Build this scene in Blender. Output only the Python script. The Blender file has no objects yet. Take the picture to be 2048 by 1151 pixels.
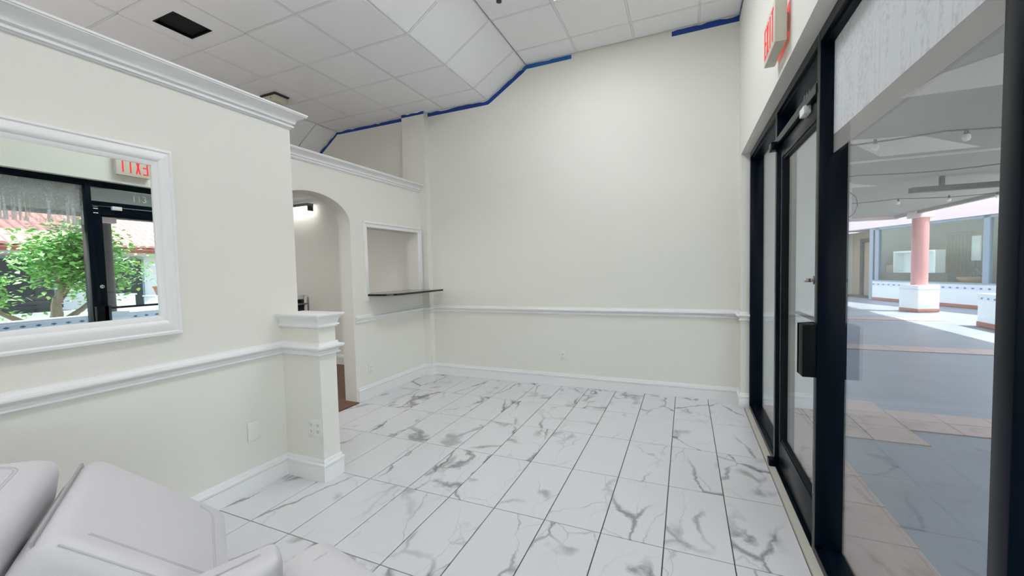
import bpy, bmesh, math, random
from mathutils import Vector, Matrix
random.seed(7)
scene = bpy.context.scene
COL = scene.collection

# ------------------------------------------------------------------ camera
cam_d = bpy.data.cameras.new('camera'); cam = bpy.data.objects.new('camera', cam_d); COL.objects.link(cam)
def cam_axes(yaw, pitch, roll):
    fw = Vector((-math.sin(yaw)*math.cos(pitch), math.cos(yaw)*math.cos(pitch), math.sin(pitch)))
    rt = Vector((math.cos(yaw), math.sin(yaw), 0)); up = rt.cross(fw)
    r2 = rt*math.cos(roll) + up*math.sin(roll); u2 = -rt*math.sin(roll) + up*math.cos(roll)
    return r2, u2, fw
r_, u_, f_ = cam_axes(0.40657918, -0.04668725, -0.02293992)
cam.matrix_world = Matrix(((r_.x, u_.x, -f_.x, 0), (r_.y, u_.y, -f_.y, 0), (r_.z, u_.z, -f_.z, 1.3697), (0, 0, 0, 1)))
cam_d.sensor_width = 36; cam_d.lens = 808.95/2048*36; cam_d.clip_start = 0.02; cam_d.clip_end = 200
scene.camera = cam

# ------------------------------------------------------------------ world, sun, exposure
world = bpy.data.worlds.new('world'); scene.world = world; world.use_nodes = True
nt = world.node_tree; nt.nodes.clear()
sky = nt.nodes.new('ShaderNodeTexSky'); sky.sky_type = 'NISHITA'; sky.sun_disc = False
sky.sun_elevation = math.radians(66); sky.sun_rotation = math.radians(90)
bgn = nt.nodes.new('ShaderNodeBackground'); bgn.inputs[1].default_value = 0.5
wo = nt.nodes.new('ShaderNodeOutputWorld')
hz = nt.nodes.new('ShaderNodeHueSaturation'); hz.inputs['Saturation'].default_value = .45     # thin haze
nt.links.new(sky.outputs[0], hz.inputs['Color']); nt.links.new(hz.outputs[0], bgn.inputs[0]); nt.links.new(bgn.outputs[0], wo.inputs[0])
sd = bpy.data.lights.new('sun', 'SUN'); sd.energy = 7.0; sd.angle = 0.01; sd.color = (1, .97, .92)
sun = bpy.data.objects.new('sun', sd); COL.objects.link(sun); sun.location = (8, 3, 12)
sun.rotation_euler = Vector((-.38, .06, -.93)).to_track_quat('-Z', 'Y').to_euler()
TROFFER = 10.2          # emission of the ceiling panels
scene.view_settings.view_transform = 'Standard'; scene.view_settings.look = 'None'
scene.view_settings.exposure = 0.68; scene.view_settings.gamma = 1.0
scene.view_settings.use_curve_mapping = False

# ------------------------------------------------------------------ materials
MATS = {}
def mat(name, col, rough=.5, metal=0., bump=0., bscale=200., spec=.5, emit=None, estr=0., var=0., vscale=3.):
    m = bpy.data.materials.new(name); m.use_nodes = True; n = m.node_tree; b = n.nodes['Principled BSDF']
    b.inputs['Base Color'].default_value = (*col, 1); b.inputs['Roughness'].default_value = rough
    b.inputs['Metallic'].default_value = metal; b.inputs['Specular IOR Level'].default_value = spec
    if emit: b.inputs['Emission Color'].default_value = (*emit, 1); b.inputs['Emission Strength'].default_value = estr
    tc = n.nodes.new('ShaderNodeTexCoord')
    if bump:
        t = n.nodes.new('ShaderNodeTexNoise'); t.inputs['Scale'].default_value = bscale; t.inputs['Detail'].default_value = 3
        bp = n.nodes.new('ShaderNodeBump'); bp.inputs['Strength'].default_value = bump; bp.inputs['Distance'].default_value = .002
        n.links.new(tc.outputs['Object'], t.inputs['Vector']); n.links.new(t.outputs[0], bp.inputs['Height']); n.links.new(bp.outputs[0], b.inputs['Normal'])
    if var:
        t = n.nodes.new('ShaderNodeTexNoise'); t.inputs['Scale'].default_value = vscale; t.inputs['Detail'].default_value = 5
        mx = n.nodes.new('ShaderNodeMix'); mx.data_type = 'RGBA'
        mx.inputs[6].default_value = tuple(c*(1-var) for c in col)+(1,); mx.inputs[7].default_value = tuple(min(1, c*(1+var)) for c in col)+(1,)
        n.links.new(tc.outputs['Object'], t.inputs['Vector']); n.links.new(t.outputs[0], mx.inputs[0]); n.links.new(mx.outputs[2], b.inputs['Base Color'])
    MATS[name] = m; return m
WALL = mat('wall_paint', (.80, .79, .725), .7, bump=.25, bscale=160)
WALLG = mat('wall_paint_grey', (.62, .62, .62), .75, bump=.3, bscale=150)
TRIM = mat('trim_paint', (.86, .86, .85), .35)
CEILM = mat('ceiling_panel', (.93, .935, .94), .9, bump=.5, bscale=260)
GRID = mat('ceiling_grid', (.86, .86, .86), .5)
CAVITY = mat('dark_cavity', (.004, .004, .006), .9)
FRAME = mat('dark_bronze', (.0012, .0050, .011), .28, spec=.13)
FRAMEB = mat('black_gasket', (.003, .0035, .005), .5, spec=.15)
GROUT = mat('grout', (.10, .097, .094), .9)
CAULK = mat('threshold_strip', (.62, .60, .52), .5)
TAPE = mat('painter_tape', (.003, .05, .30), .5)
TAPEL = mat('painter_tape_light', (.006, .12, .42), .5)
VINYL = mat('white_vinyl', (.70, .68, .705), .38, bump=.35, bscale=420)
VSEAM = mat('vinyl_seam', (.58, .565, .58), .5)
GREYV = mat('grey_vinyl', (.42, .40, .41), .5)
TEAL = mat('teal_base', (.10, .17, .20), .4)
PLAST = mat('white_plastic', (.84, .84, .84), .3)
PLATE = mat('plate_plastic', (.82, .81, .77), .35)
BEIGE = mat('aged_plastic', (.62, .60, .50), .5)
SLOT = mat('slot_dark', (.03, .03, .03), .5)
CHROME = mat('brushed_metal', (.7, .7, .7), .25, metal=1)
COUNTER = mat('black_stone', (.012, .012, .012), .06)
WOOD = mat('brown_wood', (.16, .065, .035), .45, var=.45, vscale=9)
REDL = mat('exit_red', (.55, .01, .02), .5, emit=(1, .02, .03), estr=.45)
REDG = mat('exit_glow', (.8, .05, .05), .5, emit=(1, .05, .06), estr=1.6)
PANELL = mat('light_panel', (.9, .9, .9), .5, emit=(.93, .95, 1.0), estr=TROFFER)
TUBEL = mat('light_tube', (.9, .9, .9), .5, emit=(1, .97, .93), estr=5.)
DIGIT = mat('white_digits', (.88, .88, .88), .6)
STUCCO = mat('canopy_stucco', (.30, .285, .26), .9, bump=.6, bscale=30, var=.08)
STUCCOL = mat('pale_stucco', (.66, .61, .55), .9, bump=1., bscale=16, var=.1)  # pale tone holds the coffers' bounced sunlight; also on the cross beam
PINKW = mat('pink_fascia', (.86, .68, .69), .7, var=.04)
PINKC = mat('pink_column', (.64, .30, .29), .7, bump=.5, bscale=40, var=.12)
WHITEX = mat('white_stucco', (.78, .80, .84), .8, bump=.8, bscale=14)
BLUET = mat('blue_tile', (.06, .12, .30), .3)
TILEW = mat('glazed_tile', (.62, .68, .80), .3)
TERRA = mat('terracotta', (.36, .13, .09), .7, var=.25)
GROUNDB = mat('blue_concrete', (.28, .30, .36), .38, bump=1., bscale=7, var=.22, vscale=2.2)
PAVER = mat('pink_paver', (.58, .42, .38), .42, bump=.6, bscale=12, var=.12, vscale=4)
JOINT = mat('paver_joint', (.13, .10, .10), .9)
ROOFM = mat('roof_tile', (.55, .25, .24), .8, var=.25, vscale=5)
BARK = mat('bark', (.24, .19, .15), .9, bump=1., bscale=30, var=.25, vscale=10)
DARKI = mat('dark_interior', (.05, .05, .055), .8, var=.3)
GREYI = mat('grey_interior', (.17, .18, .20), .8)
STEELB = mat('blue_grey_frame', (.22, .29, .36), .4)
TAN = mat('tan_board', (.40, .30, .21), .8)
ORANGE = mat('orange_clay', (.50, .25, .13), .7)
LEAF = mat('leaf_green', (.20, .46, .10), .5, var=.35, vscale=2)
LEAFY = mat('leaf_yellow', (.62, .55, .05), .5)
SAND = mat('planter_gravel', (.55, .50, .42), .9, bump=1., bscale=30, var=.2, vscale=12)
BULB = mat('frosted_bulb', (.85, .85, .85), .3)

def mirror_mat():
    m = bpy.data.materials.new('mirror_glass'); m.use_nodes = True; b = m.node_tree.nodes['Principled BSDF']
    b.inputs['Base Color'].default_value = (.86, .93, .89, 1); b.inputs['Metallic'].default_value = 1; b.inputs['Roughness'].default_value = 0.0
    return m
MIRROR = mirror_mat()

def glass_mat(name, tint=(.93, .97, .96), boost=1.0):
    m = bpy.data.materials.new(name); m.use_nodes = True; n = m.node_tree; n.nodes.clear(); L = n.links.new
    out = n.nodes.new('ShaderNodeOutputMaterial'); mx = n.nodes.new('ShaderNodeMixShader')
    tr = n.nodes.new('ShaderNodeBsdfTransparent'); tr.inputs[0].default_value = (*tint, 1)
    gl = n.nodes.new('ShaderNodeBsdfGlossy'); gl.inputs['Roughness'].default_value = 0.0
    ge = n.nodes.new('ShaderNodeNewGeometry')
    ior = n.nodes.new('ShaderNodeMix'); ior.inputs[2].default_value = 1.5; ior.inputs[3].default_value = 1/1.5
    L(ge.outputs['Backfacing'], ior.inputs[0])
    fr = n.nodes.new('ShaderNodeFresnel'); L(ior.outputs[0], fr.inputs[0])
    mu = n.nodes.new('ShaderNodeMath'); mu.operation = 'MULTIPLY'; mu.inputs[1].default_value = boost; mu.use_clamp = True
    L(fr.outputs[0], mu.inputs[0]); L(mu.outputs[0], mx.inputs[0]); L(tr.outputs[0], mx.inputs[1]); L(gl.outputs[0], mx.inputs[2]); L(mx.outputs[0], out.inputs[0])
    return m
GLASS = glass_mat('storefront_glass')

def film_mat():
    """cloudy, streaky film left on the top of the big panes"""
    m = bpy.data.materials.new('cloudy_film'); m.use_nodes = True; n = m.node_tree; n.nodes.clear(); L = n.links.new
    out = n.nodes.new('ShaderNodeOutputMaterial'); mx = n.nodes.new('ShaderNodeMixShader')
    tr = n.nodes.new('ShaderNodeBsdfTransparent'); tr.inputs[0].default_value = (.9, .88, .86, 1)
    df = n.nodes.new('ShaderNodeBsdfDiffuse'); df.inputs[0].default_value = (.66, .69, .70, 1)
    tc = n.nodes.new('ShaderNodeTexCoord'); mp = n.nodes.new('ShaderNodeMapping'); mp.inputs['Scale'].default_value = (1, 46, 3.0)
    ns = n.nodes.new('ShaderNodeTexNoise'); ns.inputs['Scale'].default_value = 1.0; ns.inputs['Detail'].default_value = 6
    ns2 = n.nodes.new('ShaderNodeTexNoise'); ns2.inputs['Scale'].default_value = 60.0; ns2.inputs['Detail'].default_value = 4
    sp = n.nodes.new('ShaderNodeSeparateXYZ'); L(tc.outputs['Object'], sp.inputs[0])
    L(tc.outputs['Object'], mp.inputs[0]); L(mp.outputs[0], ns.inputs[0]); L(tc.outputs['Object'], ns2.inputs[0])
    band = n.nodes.new('ShaderNodeMapRange'); band.inputs[1].default_value = 2.22; band.inputs[2].default_value = 1.98   # streaks below, haze above
    L(sp.outputs[2], band.inputs[0])
    st = n.nodes.new('ShaderNodeMapRange'); st.inputs[1].default_value = .47; st.inputs[2].default_value = .62; L(ns.outputs[0], st.inputs[0])
    mul = n.nodes.new('ShaderNodeMath'); mul.operation = 'MULTIPLY'; L(band.outputs[0], mul.inputs[0]); L(st.outputs[0], mul.inputs[1])
    g = n.nodes.new('ShaderNodeMapRange'); g.inputs[1].default_value = .35; g.inputs[2].default_value = .7; g.inputs[3].default_value = .08; g.inputs[4].default_value = .34; L(ns2.outputs[0], g.inputs[0])
    a = n.nodes.new('ShaderNodeMath'); a.operation = 'MULTIPLY_ADD'; a.inputs[1].default_value = .7; L(mul.outputs[0], a.inputs[0]); L(g.outputs[0], a.inputs[2])
    lw = n.nodes.new('ShaderNodeLayerWeight'); lw.inputs[0].default_value = .5
    ad = n.nodes.new('ShaderNodeMath'); ad.operation = 'MULTIPLY_ADD'; ad.inputs[1].default_value = 1.0; ad.use_clamp = True
    fm = n.nodes.new('ShaderNodeMapRange'); fm.inputs[1].default_value = .30; fm.inputs[2].default_value = .60; fm.inputs[3].default_value = .05; fm.inputs[4].default_value = .72
    L(lw.outputs['Facing'], fm.inputs[0]); L(fm.outputs[0], ad.inputs[0]); L(a.outputs[0], ad.inputs[2])
    L(ad.outputs[0], mx.inputs[0]); L(tr.outputs[0], mx.inputs[1]); L(df.outputs[0], mx.inputs[2]); L(mx.outputs[0], out.inputs[0])
    return m
FILM = film_mat()
def strip_mat():
    m = bpy.data.materials.new('film_strip'); m.use_nodes = True; n = m.node_tree; n.nodes.clear(); L = n.links.new
    out = n.nodes.new('ShaderNodeOutputMaterial'); mx = n.nodes.new('ShaderNodeMixShader'); mx.inputs[0].default_value = .30
    tr = n.nodes.new('ShaderNodeBsdfTransparent'); tr.inputs[0].default_value = (.93, .92, .91, 1)
    df = n.nodes.new('ShaderNodeBsdfDiffuse'); df.inputs[0].default_value = (.6, .58, .56, 1)
    L(tr.outputs[0], mx.inputs[1]); L(df.outputs[0], mx.inputs[2]); L(mx.outputs[0], out.inputs[0]); return m
STRIPM = strip_mat()

def marble_mat():
    m = bpy.data.materials.new('marble_tile'); m.use_nodes = True; n = m.node_tree; L = n.links.new; b = n.nodes['Principled BSDF']
    b.inputs['Roughness'].default_value = .22
    tc = n.nodes.new('ShaderNodeTexCoord'); oi = n.nodes.new('ShaderNodeObjectInfo')
    mm = n.nodes.new('ShaderNodeVectorMath'); mm.operation = 'MULTIPLY_ADD'; mm.inputs[1].default_value = (0, 0, 0)
    cv = n.nodes.new('ShaderNodeCombineXYZ')
    for k, f in enumerate((37.3, 71.9, 53.1)):
        q = n.nodes.new('ShaderNodeMath'); q.operation = 'MULTIPLY'; q.inputs[1].default_value = f; L(oi.outputs['Random'], q.inputs[0]); L(q.outputs[0], cv.inputs[k])
    add = n.nodes.new('ShaderNodeVectorMath'); add.operation = 'ADD'; L(tc.outputs['Object'], add.inputs[0]); L(cv.outputs[0], add.inputs[1])
    def noise(scale, detail, src, rough=.55):
        t = n.nodes.new('ShaderNodeTexNoise'); t.inputs['Scale'].default_value = scale; t.inputs['Detail'].default_value = detail; t.inputs['Roughness'].default_value = rough
        L(src, t.inputs['Vector']); return t
    def warp(src, scale, amt):
        w = noise(scale, 6, src, .6)
        s = n.nodes.new('ShaderNodeVectorMath'); s.operation = 'SUBTRACT'; s.inputs[1].default_value = (.5, .5, .5); L(w.outputs['Color'], s.inputs[0])
        sc = n.nodes.new('ShaderNodeVectorMath'); sc.operation = 'SCALE'; sc.inputs['Scale'].default_value = amt; L(s.outputs[0], sc.inputs[0])
        a = n.nodes.new('ShaderNodeVectorMath'); a.operation = 'ADD'; L(src, a.inputs[0]); L(sc.outputs[0], a.inputs[1]); return a.outputs[0]
    def vein(src, scale, width, strength, maskscale, m0, m1, stretch=(1.15, .50, 1)):
        mp = n.nodes.new('ShaderNodeMapping'); mp.inputs['Scale'].default_value = stretch; mp.inputs['Rotation'].default_value = (0, 0, .55); L(src, mp.inputs[0])
        v = n.nodes.new('ShaderNodeTexVoronoi'); v.feature = 'DISTANCE_TO_EDGE'; v.inputs['Scale'].default_value = scale; L(mp.outputs[0], v.inputs['Vector'])
        wn = noise(3.0, 2, src); wr = n.nodes.new('ShaderNodeMapRange'); wr.inputs[1].default_value = .35; wr.inputs[2].default_value = .7
        wr.inputs[3].default_value = width*.3; wr.inputs[4].default_value = width*1.9; L(wn.outputs[0], wr.inputs[0])
        r = n.nodes.new('ShaderNodeMapRange'); r.interpolation_type = 'SMOOTHSTEP'; r.inputs[1].default_value = 0; r.inputs[3].default_value = 1; r.inputs[4].default_value = 0
        L(wr.outputs[0], r.inputs[2]); L(v.outputs['Distance'], r.inputs[0])
        mk = noise(maskscale, 2, src); mr = n.nodes.new('ShaderNodeMapRange'); mr.inputs[1].default_value = m0; mr.inputs[2].default_value = m1; L(mk.outputs[0], mr.inputs[0])
        q = n.nodes.new('ShaderNodeMath'); q.operation = 'MULTIPLY'; L(r.outputs[0], q.inputs[0]); L(mr.outputs[0], q.inputs[1])
        q2 = n.nodes.new('ShaderNodeMath'); q2.operation = 'MULTIPLY'; q2.inputs[1].default_value = strength; L(q.outputs[0], q2.inputs[0]); return q2.outputs[0]
    w1 = warp(add.outputs[0], 2.2, .26)
    w2 = warp(add.outputs[0], 3.4, .16)
    a = vein(w1, 1.9, .027, .82, 1.5, .45, .59)
    c = vein(w2, 3.3, .015, .36, 2.2, .42, .62)
    d = vein(w1, 2.0, .11, .55, 2.4, .585, .635)         # broad smoky patches
    mx1 = n.nodes.new('ShaderNodeMath'); mx1.operation = 'MAXIMUM'; L(a, mx1.inputs[0]); L(c, mx1.inputs[1])
    mx2 = n.nodes.new('ShaderNodeMath'); mx2.operation = 'ADD'; mx2.use_clamp = True; L(mx1.outputs[0], mx2.inputs[0]); L(d, mx2.inputs[1])
    cl = noise(2.0, 4, add.outputs[0]); cr = n.nodes.new('ShaderNodeMapRange'); cr.inputs[3].default_value = 0; cr.inputs[4].default_value = .06; L(cl.outputs[0], cr.inputs[0])
    mx3 = n.nodes.new('ShaderNodeMath'); mx3.operation = 'ADD'; mx3.use_clamp = True; L(mx2.outputs[0], mx3.inputs[0]); L(cr.outputs[0], mx3.inputs[1])
    mx = n.nodes.new('ShaderNodeMix'); mx.data_type = 'RGBA'; mx.inputs[6].default_value = (.76, .76, .775, 1); mx.inputs[7].default_value = (.25, .25, .255, 1)
    L(mx3.outputs[0], mx.inputs[0]); L(mx.outputs[2], b.inputs['Base Color'])
    return m
MARBLE = marble_mat()

# ------------------------------------------------------------------ helpers
WORLD = {}
def tag(o, label=None, cat=None, group=None, kind=None):
    if label: o['label'] = label
    if cat: o['category'] = cat
    if group: o['group'] = group
    if kind: o['kind'] = kind
    return o
def empty(name, loc, label=None, cat=None, group=None, kind=None):
    o = bpy.data.objects.new(name, None); COL.objects.link(o); o.location = loc; o.empty_display_size = .1
    WORLD[o.name] = Matrix.Translation(Vector(loc)); return tag(o, label, cat, group, kind)
def link(name, me, parent=None, loc=(0, 0, 0)):
    o = bpy.data.objects.new(name, me); COL.objects.link(o); o.location = loc
    if parent:
        o.parent = parent; o.matrix_parent_inverse = WORLD[parent.name].inverted()
    WORLD[o.name] = Matrix.Translation(Vector(loc)); return o
class MB:
    """collects geometry in world coordinates, builds ONE mesh object"""
    def __init__(s): s.bm = bmesh.new()
    def box(s, x0, x1, y0, y1, z0, z1, bev=0., seg=2):
        b = bmesh.new(); bmesh.ops.create_cube(b, size=1)
        for v in b.verts: v.co = Vector(((x0+x1)/2+v.co.x*(x1-x0), (y0+y1)/2+v.co.y*(y1-y0), (z0+z1)/2+v.co.z*(z1-z0)))
        return s.add(b, bev, seg)
    def hexa(s, top, down, bev=0., seg=4):
        """four top corners (counter-clockwise from above) and a thickness vector"""
        b = bmesh.new(); t = [b.verts.new(Vector(p)) for p in top]; d = [b.verts.new(Vector(p)+Vector(down)) for p in top]
        b.faces.new(t); b.faces.new(d[::-1])
        for i in range(4): b.faces.new((t[i], d[i], d[(i+1) % 4], t[(i+1) % 4]))
        return s.add(b, bev, seg)
    def add(s, b, bev=0., seg=2):
        if bev: bmesh.ops.bevel(b, geom=b.edges[:], offset=bev, segments=seg, profile=.5, affect='EDGES')
        bmesh.ops.recalc_face_normals(b, faces=b.faces[:])
        me = bpy.data.meshes.new('t'); b.to_mesh(me); b.free(); s.bm.from_mesh(me); bpy.data.meshes.remove(me); return s
    def cyl(s, p0, p1, r0, r1=None, n=16, cap=True):
        r1 = r0 if r1 is None else r1; p0, p1 = Vector(p0), Vector(p1); d = (p1-p0).normalized()
        a = d.orthogonal().normalized(); c = d.cross(a); b = bmesh.new()
        R = [[b.verts.new(p+a*(r*math.cos(2*math.pi*i/n))+c*(r*math.sin(2*math.pi*i/n))) for i in range(n)] for p, r in ((p0, r0), (p1, r1))]
        for i in range(n): b.faces.new((R[0][i], R[0][(i+1) % n], R[1][(i+1) % n], R[1][i]))
        if cap: b.faces.new(R[0][::-1]); b.faces.new(R[1])
        return s.add(b)
    def tube(s, pts, r, n=8, closed=False):
        pts = [Vector(p) for p in pts]; b = bmesh.new(); R = []; N = len(pts)
        for i, p in enumerate(pts):
            d = (pts[(i+1) % N]-pts[i-1]) if closed else (pts[min(i+1, N-1)]-pts[max(i-1, 0)])
            d.normalize(); up = Vector((0, 0, 1)) if abs(d.z) < .95 else Vector((1, 0, 0))
            a = d.cross(up).normalized(); c = a.cross(d)
            rr = r[i] if isinstance(r, (list, tuple)) else r
            R.append([b.verts.new(p+a*(rr*math.cos(2*math.pi*k/n))+c*(rr*math.sin(2*math.pi*k/n))) for k in range(n)])
        for i in range(N if closed else N-1):
            for k in range(n): b.faces.new((R[i][k], R[i][(k+1) % n], R[(i+1) % N][(k+1) % n], R[(i+1) % N][k]))
        if not closed: b.faces.new(R[0][::-1]); b.faces.new(R[-1])
        return s.add(b)
    def ball(s, c, r, sc=(1, 1, 1), u=16, v=10):
        b = bmesh.new(); bmesh.ops.create_uvsphere(b, u_segments=u, v_segments=v, radius=r)
        for q in b.verts: q.co = Vector((q.co.x*sc[0]+c[0], q.co.y*sc[1]+c[1], q.co.z*sc[2]+c[2]))
        return s.add(b)
    def lathe(s, c, prof, n=24):
        b = bmesh.new(); R = [[b.verts.new((c[0]+r*math.cos(2*math.pi*i/n), c[1]+r*math.sin(2*math.pi*i/n), c[2]+z)) for i in range(n)] for r, z in prof]
        for j in range(len(R)-1):
            for i in range(n): b.faces.new((R[j][i], R[j][(i+1) % n], R[j+1][(i+1) % n], R[j+1][i]))
        b.faces.new(R[0][::-1]); b.faces.new(R[-1]); return s.add(b)
    def prism(s, pts, z0, z1, bev=0.):
        b = bmesh.new(); lo = [b.verts.new((x, y, z0)) for x, y in pts]; hi = [b.verts.new((x, y, z1)) for x, y in pts]
        b.faces.new(hi); b.faces.new(lo[::-1]); N = len(pts)
        for i in range(N): b.faces.new((lo[i], lo[(i+1) % N], hi[(i+1) % N], hi[i]))
        return s.add(b, bev)
    def sweep(s, prof, path, side=1):
        """moulding: prof = [(out, z)] swept along a horizontal polyline of (x, y), mitred; out is to the right of travel when side=1"""
        P = [Vector((x, y)) for x, y in path]; N = len(P); b = bmesh.new(); R = []
        for i in range(N):
            dn = []
            if i > 0: dn.append((P[i]-P[i-1]).normalized())
            if i < N-1: dn.append((P[i+1]-P[i]).normalized())
            nn = [Vector((d.y, -d.x))*side for d in dn]
            if len(nn) == 1: m = nn[0]
            else: m = (nn[0]+nn[1]).normalized(); m = m/max(.2, m.dot(nn[0]))
            R.append([b.verts.new((P[i].x+m.x*o, P[i].y+m.y*o, z)) for o, z in prof])
        K = len(prof)
        for i in range(N-1):
            for k in range(K): b.faces.new((R[i][k], R[i][(k+1) % K], R[i+1][(k+1) % K], R[i+1][k]))
        b.faces.new(R[0][::-1]); b.faces.new(R[-1]); return s.add(b)
    def mesh(s, m, smooth=False, name='m'):
        me = bpy.data.meshes.new(name); s.bm.to_mesh(me); s.bm.free()
        for x in (m if isinstance(m, (list, tuple)) else [m]): me.materials.append(x)
        if smooth:
            for p in me.polygons: p.use_smooth = True
            try: me.set_sharp_from_angle(angle=math.radians(38))
            except Exception: pass
        return me
    def build(s, name, m, parent=None, smooth=False, **k):
        return tag(link(name, s.mesh(m, smooth, name), parent), **k)
def box(name, m, dims, parent=None, bev=0., **k):
    return MB().box(*dims, bev=bev).build(name, m, parent, smooth=bev > 0, **k)
def structure(name, loc=(0, 0, 0)): return empty(name, loc, kind='structure')
def text_mesh(body, size, depth):
    cu = bpy.data.curves.new('t', 'FONT'); cu.body = body; cu.size = size; cu.extrude = depth; cu.align_x = 'CENTER'
    o = bpy.data.objects.new('t', cu); COL.objects.link(o); bpy.context.view_layer.update()
    me = bpy.data.meshes.new_from_object(o.evaluated_get(bpy.context.evaluated_depsgraph_get()))
    bpy.data.objects.remove(o); return me

# room numbers (metres). X to the storefront, Y to the back wall, camera above the origin
XS, XF, XG, XO = .475, .545, .600, .655      # drywall face, frame inner face, glass, frame outer face
YB = 4.507                                   # back wall
XP, YP = -2.53, 2.027                        # mirror partition face and its end
XA, XA2 = -3.185, -3.345                     # arch wall faces
ZU, ZL = 3.73, 3.42                          # upper and lower ceiling
XE1, XE2 = -2.21, -1.70                      # slope between them
XW, YR = -5.9, -4.0                          # far left wall, wall behind the camera
TOPH = 2.385                                 # storefront head

# ------------------------------------------------------------------ floor
TW, TL, TX, TY = .3050, .6006, .2019, 2.0308
floor = MB().box(XW-.1, .66, YR-.1, YB+.1, -.12, -.006).build('floor', GROUT, kind='structure')
tile_cache = {}
def tile(x0, x1, y0, y1, m, par, name, z=0., th=.008, gap=.0027, bev=.001):
    k = (round(x1-x0, 3), round(y1-y0, 3), m.name, th)
    if k not in tile_cache:
        w, l = (x1-x0)/2-gap, (y1-y0)/2-gap
        tile_cache[k] = MB().box(-w, w, -l, l, -th, 0, bev=bev, seg=1).mesh(m, name=name)
    return link(name, tile_cache[k], par, ((x0+x1)/2, (y0+y1)/2, z))
for i in range(-11, 2):
    for j in range(-6, 5):
        x0, x1 = TX+(i-1)*TW, TX+i*TW; y0, y1 = TY+j*TL, TY+(j+1)*TL
        x0 = max(x0, XA-.002); x1 = min(x1, .505); y1 = min(y1, YB)
        if x1-x0 < .02 or y1-y0 < .02: continue
        if x1 <= XP-.1 and y1 < YP-.3: continue
        tile(x0, x1, y0, y1, MARBLE, floor, 'floor_tile')
# wood boards of the room behind the arch, and the threshold
for k in range(22):
    x0 = XA2-.12*(k+1)
    MB().box(x0+.0015, x0+.1185, YP-1.5, YB, -.006, .004, bev=.001, seg=1).build('floor_board', WOOD, floor, smooth=False)
MB().prism([(XA+.035, 2.30), (XA+.035, 3.20), (XA2-.01, 3.20), (XA2-.01, 2.30)], -.004, .012, bev=.004).build('threshold', WOOD, floor)

# ------------------------------------------------------------------ walls
box('wall_back', WALL, (XW-.15, .66, YB, YB+.15, 0, 3.95), kind='structure')
MB().box(XS, XO, YR, YB, TOPH, 3.95).box(XS, XO, 4.34, YB, 0, TOPH).box(XS, XO, YR, -1.86, 0, TOPH).build('wall_right', WALL, kind='structure')
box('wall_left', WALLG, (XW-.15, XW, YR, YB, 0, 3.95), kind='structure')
box('wall_front', WALL, (XW-.15, XO, YR-.15, YR, 0, 3.95), kind='structure')
box('wall_partition', WALL, (XP-.12, XP, YR, YP, 0, 2.46), kind='structure')
m = MB()                                     # wing wall that ends the partition at waist height
m.box(XP, -2.185, 1.893, YP, 0, 1.09)
wing = m.build('wall_wing', WALL, kind='structure')
m = MB()                                     # arch wall
m.box(XA2, XA, YR, 2.295, 0, 2.46)
ac, ah, ar, asz = 2.75, .455, .265, 1.868
N = 36; prev = None
for k in range(N+1):
    t = math.pi*k/N; y = ac-ah*math.cos(t); z = asz+ar*math.sin(t)
    if prev:
        b = bmesh.new(); q = [(prev[0], prev[1]), (y, z), (y, 2.46), (prev[0], 2.46)]
        f = [b.verts.new((XA, a, c)) for a, c in q]; g = [b.verts.new((XA2, a, c)) for a, c in q]
        b.faces.new(f); b.faces.new(g[::-1]); b.faces.new((f[0], g[0], g[1], f[1])); b.faces.new((f[2], g[2], g[3], f[3]))
        m.add(b)
    prev = (y, z)
m.box(XA2, XA, 3.205, 3.43, 0, 2.46).box(XA2, XA, 3.43, 4.34, 0, 1.112).box(XA2, XA, 3.43, 4.34, 1.862, 2.46).box(XA2, XA, 4.34, YB, 0, 2.46)
m.build('wall_arch', WALL, kind='structure')
MB().box(-3.43, -3.08, 4.42, YB, 0, ZL).build('wall_pilaster', WALL, kind='structure')

# ------------------------------------------------------------------ ceiling
sl = math.atan2(ZU-ZL, XE2-XE1)
XC = -4.66                                    # where the ceiling folds down on the left
zc_l = ZL-(XC-XW)*.72
bm = bmesh.new(); prof = [(XW, zc_l), (XC, ZL), (XE1, ZL), (XE2, ZU), (XO, ZU)]; TH = .030
lo = [[bm.verts.new((x, y, z+TH)) for x, z in prof] for y in (YR, YB)]
hi = [[bm.verts.new((x, y, z+.25)) for x, z in prof] for y in (YR, YB)]
for i in range(len(prof)-1):
    bm.faces.new((lo[0][i], lo[0][i+1], lo[1][i+1], lo[1][i])); bm.faces.new((hi[0][i], hi[1][i], hi[1][i+1], hi[0][i+1]))
ceiling = MB().add(bm).build('ceiling', GRID, kind='structure')
UY = [YR+.0]+[4.19-.605*k for k in range(13, -1, -1)]+[YB]
LY = [YR+.0]+[4.155-.593*k for k in range(13, -1, -1)]+[YB]
UX = [XE2, -1.092, -.488, .122, XS]
LX = [XC, -4.05, -3.44, -2.83, XE1]
panel_cache = {}
def panel(x0, z0, x1, z1, y0, y1, name='ceiling_panel'):
    w = math.hypot(x1-x0, z1-z0); ang = -math.atan2(z1-z0, x1-x0); k = (round(w, 3), round(y1-y0, 3))
    if k not in panel_cache:
        a, l = w/2-.004, (y1-y0)/2-.004
        b = MB(); b.box(-a, a, -l, l, .006, .022); b.box(-a+.008, a-.008, -l+.008, l-.008, .0, .006, bev=.002, seg=1); panel_cache[k] = b.mesh(CEILM, name=name)
    o = link(name, panel_cache[k], None, ((x0+x1)/2, (y0+y1)/2, (z0+z1)/2)); o.rotation_euler = (0, ang, 0)
    o.parent = ceiling; return o
LIGHTS = [(-1.092, -.488, 4.19-.605*3, 4.19-.605), (-1.092, -.488, 4.19-.605*7, 4.19-.605*5), (-1.092, -.488, 4.19-.605*11, 4.19-.605*9)]
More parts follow.
